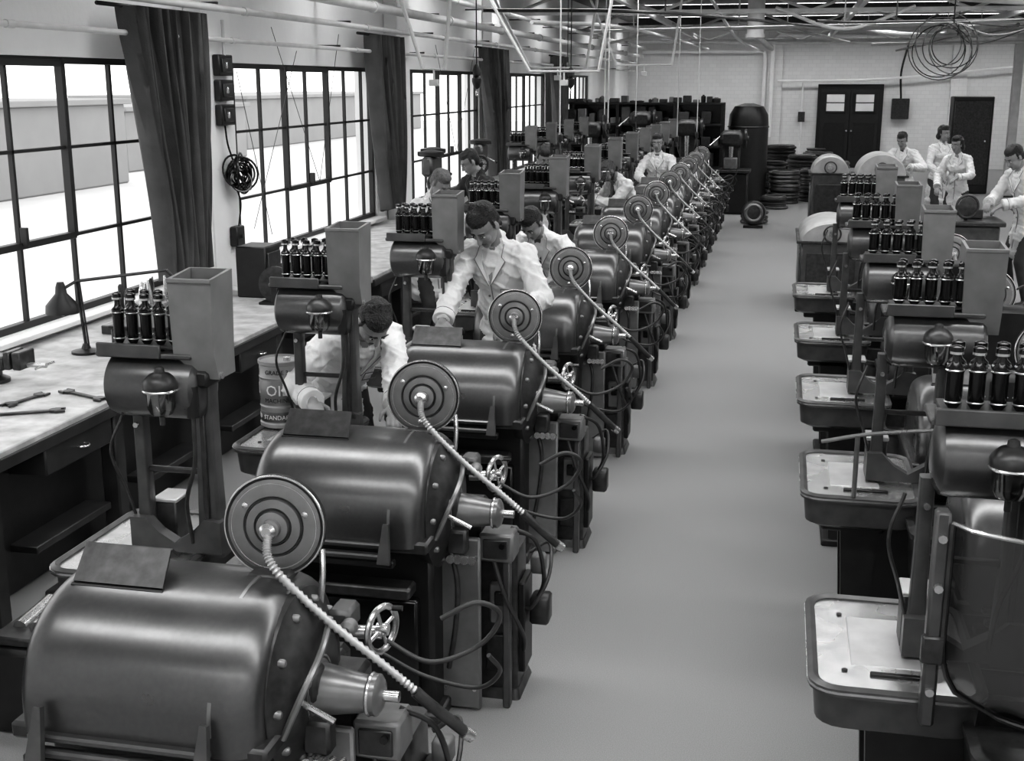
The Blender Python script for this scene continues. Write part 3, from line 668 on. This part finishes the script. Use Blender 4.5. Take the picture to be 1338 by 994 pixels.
for (x, y, h) in ((-3.7, 24.6, 1.75), (-2.75, 24.9, 1.95), (-1.8, 24.6, 1.8), (-.95, 24.7, 1.6)):
    b = MB(); b.box((0, 0, .4), (.7, .6, .8), DARK, .03); b.box((0, -.05, .83), (.78, .66, .06), CAST, .01)
    b.box((0, .16, h*.5+.2), (.34, .26, h-.75), CAST, .04); b.box((0, -.02, h-.15), (.44, .60, .30), CAST, .07); b.cyl((0, -.2, h-.3), (0, -.2, 1.05), .05, STEEL, .035)
    b.lathe((.24, -.05, h-.15), (1, 0, 0), [(.16, 0), (.18, .01), (.18, .05), (.06, .06), (.05, .09)], CAST, 24); b.cyl((-.2, -.2, h-.1), (-.42, -.4, h-.3), .014, STEEL, n=8); b.ball((-.42, -.4, h-.3), .035, BLK)
    b.box((0, -.2, .98), (.26, .24, .22), ENLT, .02); b.obj('bench_press', (x, y, 0))
def coils(x, y, n, R=.3, name='wire_coil_stack'):
    b = MB(); r = random.Random(int(x*10+y*7))
    for k in range(n):
        for q in range(2): b.torus((x+r.uniform(-.02, .02), y+r.uniform(-.02, .02), .04+.085*k+.03*q), (r.uniform(-.04, .04), r.uniform(-.04, .04), 1), R-.03*q, .032, random.choice((CAST, DARK, ENAM)), 26, 7)
    b.obj(name)
for (x, y, n, R) in ((-.42, 22.9, 3, .22), (.1, 27.0, 8, .3), (-.2, 28.9, 9, .32), (.75, 27.6, 8, .3), (.5, 29.9, 10, .32), (1.2, 29.2, 9, .32), (-.1, 25.7, 3, .25), (.0, 31, 12, .34), (.9, 31.4, 10, .34)): coils(x, y, n, R)
b = MB(); b.lathe((-.42, 22.2, .26), (.2, -1, .1), [(.1, -.08), (.2, -.06), (.22, 0), (.2, .06), (.12, .08)], CAST, 28); b.torus((-.42, 22.12, .27), (.2, -1, .1), .14, .03, FACE); b.box((-.42, 22.2, .02), (.34, .2, .05), DARK)
b.obj('hose_reel')
b = MB(); b.box((4.25, 30.5, 1.1), (.9, .5, 2.2), DARK, .02); b.box((4.25, 30.24, 1.15), (.8, .02, 1.9), CAST, .01); b.cyl((4.55, 30.22, 1.2), (4.55, 30.18, 1.2), .02, STEEL); b.obj('tool_cupboard')
b = MB(); b.box((3.4, 38.88, 1.75), (.5, .2, .6), CAST, .02); b.tube([(3.4, 38.85, 2.05), (3.35, 38.8, 2.8), (3.5, 38.8, 3.6)], .03, BLK); b.obj('switchgear_box')
b = MB(); b.box((1.0, 37.5, .3), (.5, .5, .6), DARK, .02); b.box((1.0, 37.5, .62), (.54, .54, .04), CAST, .01); b.obj('steel_bin')

# ------------------------------------------------------------------ hanging things
def pendant(x, y, z):
    b = MB(); b.cyl((x, y, z+.1), (x, y, ZC-.15), .006, BLK, n=6)
    b.lathe((x, y, z), (0, 0, 1), [(.01, -.12), (.03, -.10), (.045, -.05), (.045, -.02), (.02, 0), (.035, .01), (.04, .05), (.03, .08), (.012, .11)], DARK, 16); b.torus((x, y, z-.15), (1, 0, 0), .03, .006, STEEL, 14, 6); b.obj('pendant_socket')
pendant(-2.85, 11.6, 2.56); pendant(-2.35, 14.0, 2.56); pendant(-2.9, 17.0, 2.66)
def hanger(x0, x1, y, zt, w=.35):
    b = MB(); z = zt
    b.tube([(x0-w, y, ZC-.15), (x0, y, z), (x1, y, z), (x1+w*.3, y, ZC-.15)], .018, PIPE, 8, 1, smooth=False)
    b.tube([((x0+x1)/2, y, z), ((x0+x1)/2, y, z-.1)], .01, PIPE, 6, 1, smooth=False); b.box(((x0+x1)/2, y, z-.12), (.08, .08, .06), PIPE); b.obj('conduit_hanger')
hanger(-2.7, -1.95, 13.4, 2.62, .9); hanger(-3.1, -2.4, 15.4, 2.68, .8); hanger(-3.2, -3.0, 11.0, 2.62, .5); hanger(-2.4, -1.6, 18.3, 2.75, .6)
for (x, y, z) in ((-2.25, 12.75, 1.9), (-2.25, 16.4, 1.9), (-2.55, 18.2, 1.95), (-1.6, 19.6, 1.6), (-2.3, 20.0, 1.9), (-1.4, 21.2, 1.6)):
    b = MB(); b.cyl((x, y, z), (x, y, ZC-.05), .009, PIPE, n=6); b.lathe((x, y, z), (0, 0, 1), [(.02, 0), (.03, .02), (.03, .08), (.012, .1)], CAST, 10); b.tube([(x, y, z+.02), (x+.03, y-.03, z-.15), (x+.1, y, z-.3)], .007, RUB); b.obj('power_drop_cable')
b = MB(); rnd = random.Random(21)
for k in range(7):
    c = V((1.64+rnd.uniform(-.08, .08), 14+rnd.uniform(-.1, .1), 2.82+rnd.uniform(-.06, .08))); b.torus(c, (rnd.uniform(-.8, .8), 1, rnd.uniform(-.3, .3)), .30+rnd.uniform(-.12, .06), .006, random.choice((BLK, CAST, BLK)), 32, 6)
for k in range(4): b.tube([(1.7, 14, 3.12), (2.0+.25*k, 14.1, 2.9+.1*k), (3.0+.3*k, 14.3, 3.3+.12*k), (4.4+.3*k, 14.6, 4.0)], .006, (CAST, PIPE)[k % 2])
b.cyl((1.7, 14, 3.1), (1.7, 14, ZC-.02), .008, BLK, n=6)
b.obj('hanging_cable_loops')
b = MB(); b.tube([(.22, 4.95, 1.08), (.42, 4.93, 1.13), (.75, 4.92, 1.17), (.95, 4.95, 1.17)], .008, FACE); b.tube([(.36, 4.93, .86), (.36, 4.93, 1.12)], .010, FACE); b.obj('coolant_pipe')

# ------------------------------------------------------------------ people
def remesh(mb, vox, it=4):
    me = mb.mesh('tmp'); o = bpy.data.objects.new('tmp', me); COL.objects.link(o)
    r = o.modifiers.new('r', 'REMESH'); r.mode = 'VOXEL'; r.voxel_size = vox; r.adaptivity = 0
    s = o.modifiers.new('s', 'SMOOTH'); s.factor = .5; s.iterations = it
    dg = bpy.context.evaluated_depsgraph_get(); ev = o.evaluated_get(dg); m2 = ev.to_mesh()
    vs = np.empty(len(m2.vertices)*3); m2.vertices.foreach_get('co', vs); vs = vs.reshape(-1, 3)
    fs = [list(p.vertices) for p in m2.polygons]
    ev.to_mesh_clear(); bpy.data.objects.remove(o); bpy.data.meshes.remove(me)
    return vs, fs
class Prims:
    def __init__(s): s.p = []
    def cap(s, a, b, ra, rb, m, bias=0): s.p.append(('c', V(a), V(b), ra, rb, m, bias))
    def ell(s, c, ax, r, m, bias=0): s.p.append(('e', V(c), ax, r, None, m, bias))
    def build(s, out, vox, it=4):
        mb = MB()
        for p in s.p:
            if p[0] == 'c': mb.capsule(p[1], p[2], p[3], p[4], SKIN, 14)
            else: mb.ball(p[1], p[3], SKIN, 18, p[2])
        vs, fs = remesh(mb, vox, it)
        cen = np.array([vs[f].mean(axis=0) for f in fs]); best = np.full(len(cen), 1e9); bm = np.zeros(len(cen), int); mats = []
        for p in s.p:
            if p[5] not in mats: mats.append(p[5])
            if p[0] == 'c':
                a = np.array(p[1]); d = np.array(p[2])-a; t = np.clip((cen-a)@d/max(d@d, 1e-9), 0, 1)
                dist = np.linalg.norm(cen-(a+t[:, None]*d), axis=1)-(p[3]+t*(p[4]-p[3]))
            else:
                q = np.stack([(cen-np.array(p[1]))@np.array(p[2][k])/p[3][k] for k in range(3)], 1)
                nq = np.linalg.norm(q, axis=1); g = np.linalg.norm(np.stack([q[:, k]/p[3][k] for k in range(3)], 1), axis=1)
                dist = nq*(nq-1)/np.maximum(g, 1e-6)
            dist = dist-p[6]; w = dist < best; best[w] = dist[w]; bm[w] = mats.index(p[5])
        o = len(out.v); out.v += [tuple(x) for x in vs]
        ids = [out.mi(m) for m in mats]
        for f, k in zip(fs, bm): out.f.append([i+o for i in f]); out.m.append(ids[k])
def ik(a, t, l1, l2, pole):
    a = V(a); t = V(t); d = t-a; L = min(d.length, (l1+l2)*.995); d.normalize(); t = a+d*L
    x = (l1*l1-l2*l2+L*L)/(2*L); h = math.sqrt(max(0, l1*l1-x*x)); p = V(pole); p = (p-d*p.dot(d)).normalized()
    return a+d*x+p*h, t
def person(name, base, F, H=1.76, lean=10, hp=30, hyaw=0, hands=None, coat=COAT, hair=HAIR, woman=False, fine=False, tie=True):
    s = H/1.76; U = V((0, 0, 1)); F = V((F[0], F[1], 0)).normalized(); R = V((F.y, -F.x, 0)); la = math.radians(lean)
    base = V((base[0], base[1], 0)); S = U*math.cos(la)+F*math.sin(la); Fs = F*math.cos(la)-U*math.sin(la)
    pel = base+U*.94*s-F*.10*math.sin(la); AX = (R, Fs, S); w = .90 if woman else 1.0
    B = Prims(); C = coat
    B.ell(pel+S*.37*s, AX, (.175*s*w, .118*s, .19*s), C); B.ell(pel+S*.17*s, AX, (.16*s*w, .115*s, .20*s), C)
    if woman: B.ell(pel+S*.36*s+Fs*.07, AX, (.13, .075, .08), C)
    B.ell(pel, (R, F, U), (.172*s, .13*s, .15*s), C); B.ell(pel-U*.20*s+F*.01, (R, F, U), (.19*s, .155*s, .24*s), C); B.ell(pel-U*.34*s+F*.015, (R, F, U), (.20*s, .165*s, .10*s), C)
    nb = pel+S*.53*s; sh = {}
    for k in (-1, 1):
        sh[k] = nb-S*.055*s+R*k*.175*s*w; B.cap(nb-S*.02*s+R*k*.03, sh[k], .055*s, .062*s, C); B.cap(nb-S*.1*s+R*k*.08, sh[k]-S*.03, .08*s, .06*s, C)
        hip = pel-U*.02+R*k*.09*s; ft = base+R*k*.12*s+U*.09
        kn, an = ik(hip, ft, .44*s, .44*s, F); B.cap(hip, kn, .085*s, .062*s, TROU); B.cap(kn, an, .06*s, .048*s, TROU)
        B.ell(an+F*.06-U*.045, (R, F, U), (.045, .135, .045), SHOE)
    ha = math.radians(hp); hy = math.radians(hyaw); Fy = F*math.cos(hy)+R*math.sin(hy); Rh = V((Fy.y, -Fy.x, 0))
    Uh = U*math.cos(ha)+Fy*math.sin(ha); Fh = Fy*math.cos(ha)-U*math.sin(ha)
    nk = nb+(S+Uh*.6).normalized()*.075*s; hc = nk+Uh*.10*s+Fh*.018
    B.cap(nb-S*.02, nk+Uh*.02, .056*s*w, .050*s*w, SKIN); B.cap(nb+S*.005-Fs*.01, nb+S*.03-Fs*.008, .068*s*w, .062*s*w, C)
    out = MB(); hd = hands or [None, None]; HT = []
    for k, tgt in zip((-1, 1), hd):
        tgt = V(tgt) if tgt is not None else sh[k]-U*.54*s+F*.06+R*k*.05
        pole = -U*.6+R*k*.9-F*.5
        el, wr = ik(sh[k], tgt, .29*s, .265*s, pole)
        B.cap(sh[k], el, .068*s*w, .064*s*w, C); ce = wr-(wr-el)*.16; B.cap(el, ce, .064*s*w, .054*s*w, C); B.cap(el, wr, .032*s, .027*s, SKIN, -.002)
        # folded cuff
        dc = (wr-el).normalized(); cu = ce+dc*.045*s
        out.lathe(cu-dc*.05*s, dc, [(.052*s*w, 0), (.060*s*w, .004), (.061*s*w, .048), (.056*s*w, .052), (.030*s, .046)], C, 20)
        out.torus(cu-dc*.05*s, dc, .058*s*w, .003, LINE, 20, 5)
        HT.append((k, el, wr))
    n0 = len(out.v); B.build(out, .009 if fine else .013, 5)
    nbody = len(out.v)
    Hh = Prims(); AH = (Rh, Fh, Uh)
    def P(r, f, u): return hc+Rh*r*s+Fh*f*s+Uh*u*s
    Hh.ell(P(0, -.005, .028), AH, (.074*s, .092*s, .084*s), SKIN); Hh.ell(P(0, .022, -.038), AH, (.060*s, .070*s, .084*s), SKIN); Hh.ell(P(0, .066, -.095), AH, (.026*s, .022*s, .02*s), SKIN)
    Hh.cap(P(0, .088, .008), P(0, .106, -.034), .009*s, .014*s, SKIN); Hh.cap(P(-.03, .078, .024), P(.03, .078, .024), .012*s, .012*s, SKIN)
    for k in (-1, 1): Hh.ell(P(k*.076, -.006, -.008), AH, (.012*s, .020*s, .032*s), SKIN); Hh.ell(P(k*.036, .062, -.03), AH, (.02*s, .02*s, .02*s), SKIN)
    hb = .003; Hh.ell(P(0, -.034, .050), AH, (.081*s, .084*s, .080*s), hair, hb); Hh.ell(P(.004, .012, .080), AH, (.068*s, .066*s, .048*s), hair, hb+.004)
    rh = random.Random(int(base.x*100+base.y*10))
    for q in range(5):
        xx = -.044+.022*q; Hh.cap(P(xx, .050-.012*abs(q-2)/2+rh.uniform(-.004, .004), .100-.006*abs(q-2)), P(xx*1.15, -.04, .122-.006*abs(q-2)), .016*s, .016*s, hair, hb+.004)
    Hh.ell(P(0, -.058, -.005), AH, (.070*s, .052*s, .070*s), hair, hb)
    for k in (-1, 1): Hh.cap(P(k*.074, .006, .045), P(k*.073, .010, .0), .011*s, .006*s, hair, hb)
    if woman:
        for k in (-1, 1): Hh.cap(P(k*.075, -.02, .05), P(k*.078, -.03, -.07), .03*s, .028*s, hair, hb)
        Hh.ell(P(0, -.07, -.05), AH, (.085*s, .045*s, .06*s), hair, hb); Hh.ell(P(0, .03, .10), AH, (.06*s, .05*s, .035*s), hair, hb)
    Hh.build(out, .005 if fine else .009, 2)
    for k in (-1, 1):
        out.ball(P(k*.031, .0845, .002), (.0145*s, .006*s, .0065*s), PAPER, 10, AH); out.ball(P(k*.031, .0885, .002), (.0065*s, .004*s, .0062*s), BLK, 8, AH)
        out.capsule(P(k*.014, .0915, .027), P(k*.048, .081, .027), .0042*s, .003*s, hair, 8); out.capsule(P(k*.018, .0885, .010), P(k*.045, .080, .009), .0032*s, .0025*s, BROW, 6)
    out.capsule(P(-.02, .0875, -.066), P(.02, .0875, -.066), .0055*s, .0055*s, LIPS, 8)
    # shirt V, flat lapels, placket, pocket
    cf = pel+S*.33*s+Fs*.124*s; th = nb+S*.015+Fs*.064
    out.loft([[th-R*.030-Fs*.012, th+R*.030-Fs*.012, nb-S*.08*s+R*.028+Fs*.085*s, cf, nb-S*.08*s-R*.028+Fs*.085*s], [th-R*.026-Fs*.004, th+R*.026-Fs*.004, nb-S*.08*s+R*.024+Fs*.095*s, cf+Fs*.006, nb-S*.08*s-R*.024+Fs*.095*s]], SHIRT if tie or C is not COAT else SKIN)
    for k in (-1, 1):
        p0 = nb+S*.045+R*k*.058+Fs*.010; p1 = cf+R*k*.006+Fs*.008; mi = nb-S*.07*s+R*k*.052+Fs*.100*s; mo = nb-S*.06*s+R*k*.105+Fs*.088*s; no = nb-S*.035*s+R*k*.085+Fs*.088*s; tp = nb+S*.02+R*k*.080+Fs*.030
        a_ = [p0, mi, p1, mo, no, tp]; out.loft([a_, [q+Fs*.009 for q in a_]], C)
        out.tube([p1+Fs*.008, mo+Fs*.009, no+Fs*.009, tp+Fs*.009], .0028, LINE, 5, 1, smooth=False)
    out.tube([cf, pel+S*.16*s+Fs*.120*s, pel+F*.135*s, pel-U*.3*s+F*.176*s], .0045, LINE, 5, 5)
    pk = pel+S*.30*s-R*.085*s+Fs*.108*s
    out.tube([pk-R*.04, pk+R*.035+Fs*.006, pk+R*.035-S*.07+Fs*.006, pk-R*.04-S*.07, pk-R*.04], .0028, LINE, 5, 1, smooth=False)
    for q in range(3): pt = pel+S*(.26-.1*q)*s+Fs*.124*s; out.lathe(pt+R*.018, Fs, [(.008, 0), (.008, .005)], LINE, 8)
    for k, el, wr in HT:
        d = (wr-el).normalized(); Hd = Prims(); dn = (d-U*.35).normalized(); side = dn.cross(U)
        side = side.normalized() if side.length > .1 else R.copy()
        if side.dot(R)*k > 0: side = -side
        n = dn.cross(side).normalized()
        if n.z > 0: n = -n
        pc = wr+dn*.045*s; Hd.ell(pc, (side, dn, n), (.040*s, .052*s, .016*s), SKIN); Hd.cap(wr-dn*.02, wr+dn*.02, .026*s, .026*s, SKIN)
        for q, (off, Ls) in enumerate(((.031, .070), (.011, .080), (-.010, .075), (-.030, .058))):
            p = wr+dn*(.088-.004*abs(q-1))*s+side*off*s; an = .35
            for seg, fr in enumerate((.45, .32, .23)):
                dd = dn*math.cos(an)+n*math.sin(an); p2 = p+dd*Ls*fr*s; Hd.cap(p, p2, (.0092-.0008*seg)*s, (.0086-.001*seg)*s, SKIN); p = p2; an += .45
        p = wr+dn*.025*s+side*.030*s; d1 = (dn*.55+side*.75+n*.25).normalized(); p2 = p+d1*.042*s; Hd.cap(p, p2, .013*s, .0105*s, SKIN)
        d2 = (dn*.8+side*.25+n*.5).normalized(); Hd.cap(p2, p2+d2*.03*s, .0105*s, .008*s, SKIN)
        Hd.build(out, .0045 if fine else .007, 1)
    o = out.obj(name, ang=60); me = o.data
    ci = out.mats.index(C); seen = set()
    for p in me.polygons:
        if p.material_index == ci:
            for v in p.vertices:
                if n0 <= v < nbody: seen.add(v)
    seen = list(seen); nrm = [me.vertices[v].normal.copy() for v in seen]
    for v, n in zip(seen, nrm):
        q = me.vertices[v].co; wv = MN.noise(q*3.5)
        a = V((q.x*7+wv*2, q.y*7, q.z*20+q.x*9)); b2 = V((q.x*20+4, q.y*20, q.z*5+wv*2))
        r1 = (1-abs(MN.noise(a))*2.4); r1 = max(0, r1)**2.2; r2 = (1-abs(MN.noise(b2))*2.4); r2 = max(0, r2)**2.2
        me.vertices[v].co = q+n*(.012*(r1-.3)+.008*(r2-.3))
    me.update()
    return o

person('machinist', (-2.22, 5.98), (.66, -.75), 1.74, 48, 60, 0, [(-1.74, 5.40, .99), (-2.10, 5.26, 1.04)], fine=True, tie=False)
person('machinist', (-1.64, 7.40), (-.25, -.97), 1.88, 17, 48, 5, [(-1.50, 6.88, 1.16), (-1.90, 6.86, 1.14)], fine=True, tie=False)
person('machinist', (-1.68, 9.42), (-.35, -.94), 1.74, 34, 50, 0, [(-1.6, 8.85, 1.1), (-1.98, 8.9, 1.1)])
person('machinist', (-3.16, 10.9), (.85, -.55), 1.78, 12, 38, 0, [(-2.62, 10.85, 1.1), (-2.82, 10.5, 1.1)], hair=HAIRL)
person('machinist', (-3.10, 12.9), (-.6, -.8), 1.84, 10, 30, 20, [(-3.3, 12.4, 1.1), (-3.5, 12.6, 1.1)], coat=SUIT)
person('machinist', (-2.90, 14.8), (.6, -.8), 1.80, 12, 35, 0, [(-2.6, 14.4, 1.1), (-2.85, 14.3, 1.1)])
person('machinist', (-1.72, 14.85), (-.75, -.65), 1.74, 32, 50, 0, [(-2.15, 14.5, 1.15), (-2.2, 14.75, 1.15)], hair=HAIRL)
person('machinist', (-1.72, 17.98), (-.1, -1), 1.80, 8, 10, 0, [(-1.6, 17.55, 1.15), (-1.88, 17.55, 1.15)])
person('machinist', (1.95, 20.9), (-.4, -.9), 1.76, 12, 25, 0, [(2.0, 20.5, 1.2), (1.7, 20.5, 1.2)])
person('woman_worker', (2.55, 21.4), (.5, -1), 1.82, 3, 5, -15, [(2.70, 21.15, 1.0), (2.55, 21.05, 1.05)], woman=True, tie=False)
person('woman_worker', (2.62, 19.6), (-.5, -1), 1.74, 10, 12, 15, [(2.55, 19.15, 1.15), (2.3, 19.35, 1.0)], woman=True, tie=False)
person('machinist', (2.74, 14.75), (-.9, -.5), 1.88, 16, 35, 0, [(2.40, 14.3, 1.2), (2.30, 14.6, 1.2)], tie=False)
b = MB(); b.box((0, 0, .5), (.5, .6, 1.0), ENAM, .02); b.box((0, 0, 1.02), (.6, .7, .05), CAST, .01); b.box((0, .05, 1.1), (.2, .2, .1), CAST, .01)
b.torus((-.1, -.25, 1.2), (.3, -1, 0), .12, .015, CAST); b.lathe((-.1, -.24, 1.2), (.3, -1, 0), [(.1, 0), (.1, .01), (.03, .03)], CAST, 24); b.cyl((-.1, -.2, 1.03), (-.1, -.2, 1.2), .02, DARK); b.obj('grinding_stand', (2.1, 14.30, 0))

# ------------------------------------------------------------------ world and camera
w = bpy.data.worlds.new('sky'); scene.world = w; w.use_nodes = True
w.node_tree.nodes['Background'].inputs[0].default_value = (.92, .92, .92, 1); w.node_tree.nodes['Background'].inputs[1].default_value = 2.2
try:
    scene.view_settings.view_transform = 'Standard'
    scene.view_settings.exposure = -0.10
    scene.view_settings.look = 'Medium High Contrast'
except Exception as ex: print(ex)
cam = bpy.data.cameras.new('camera'); co = bpy.data.objects.new('camera', cam); COL.objects.link(co)
cam.sensor_width = 36; cam.lens = 1600/1338*36; cam.clip_end = 300; cam.clip_start = .05
co.location = (0, 0, 2.5); co.rotation_euler = (math.radians(90-13.66), 0, math.radians(12.2)); scene.camera = co
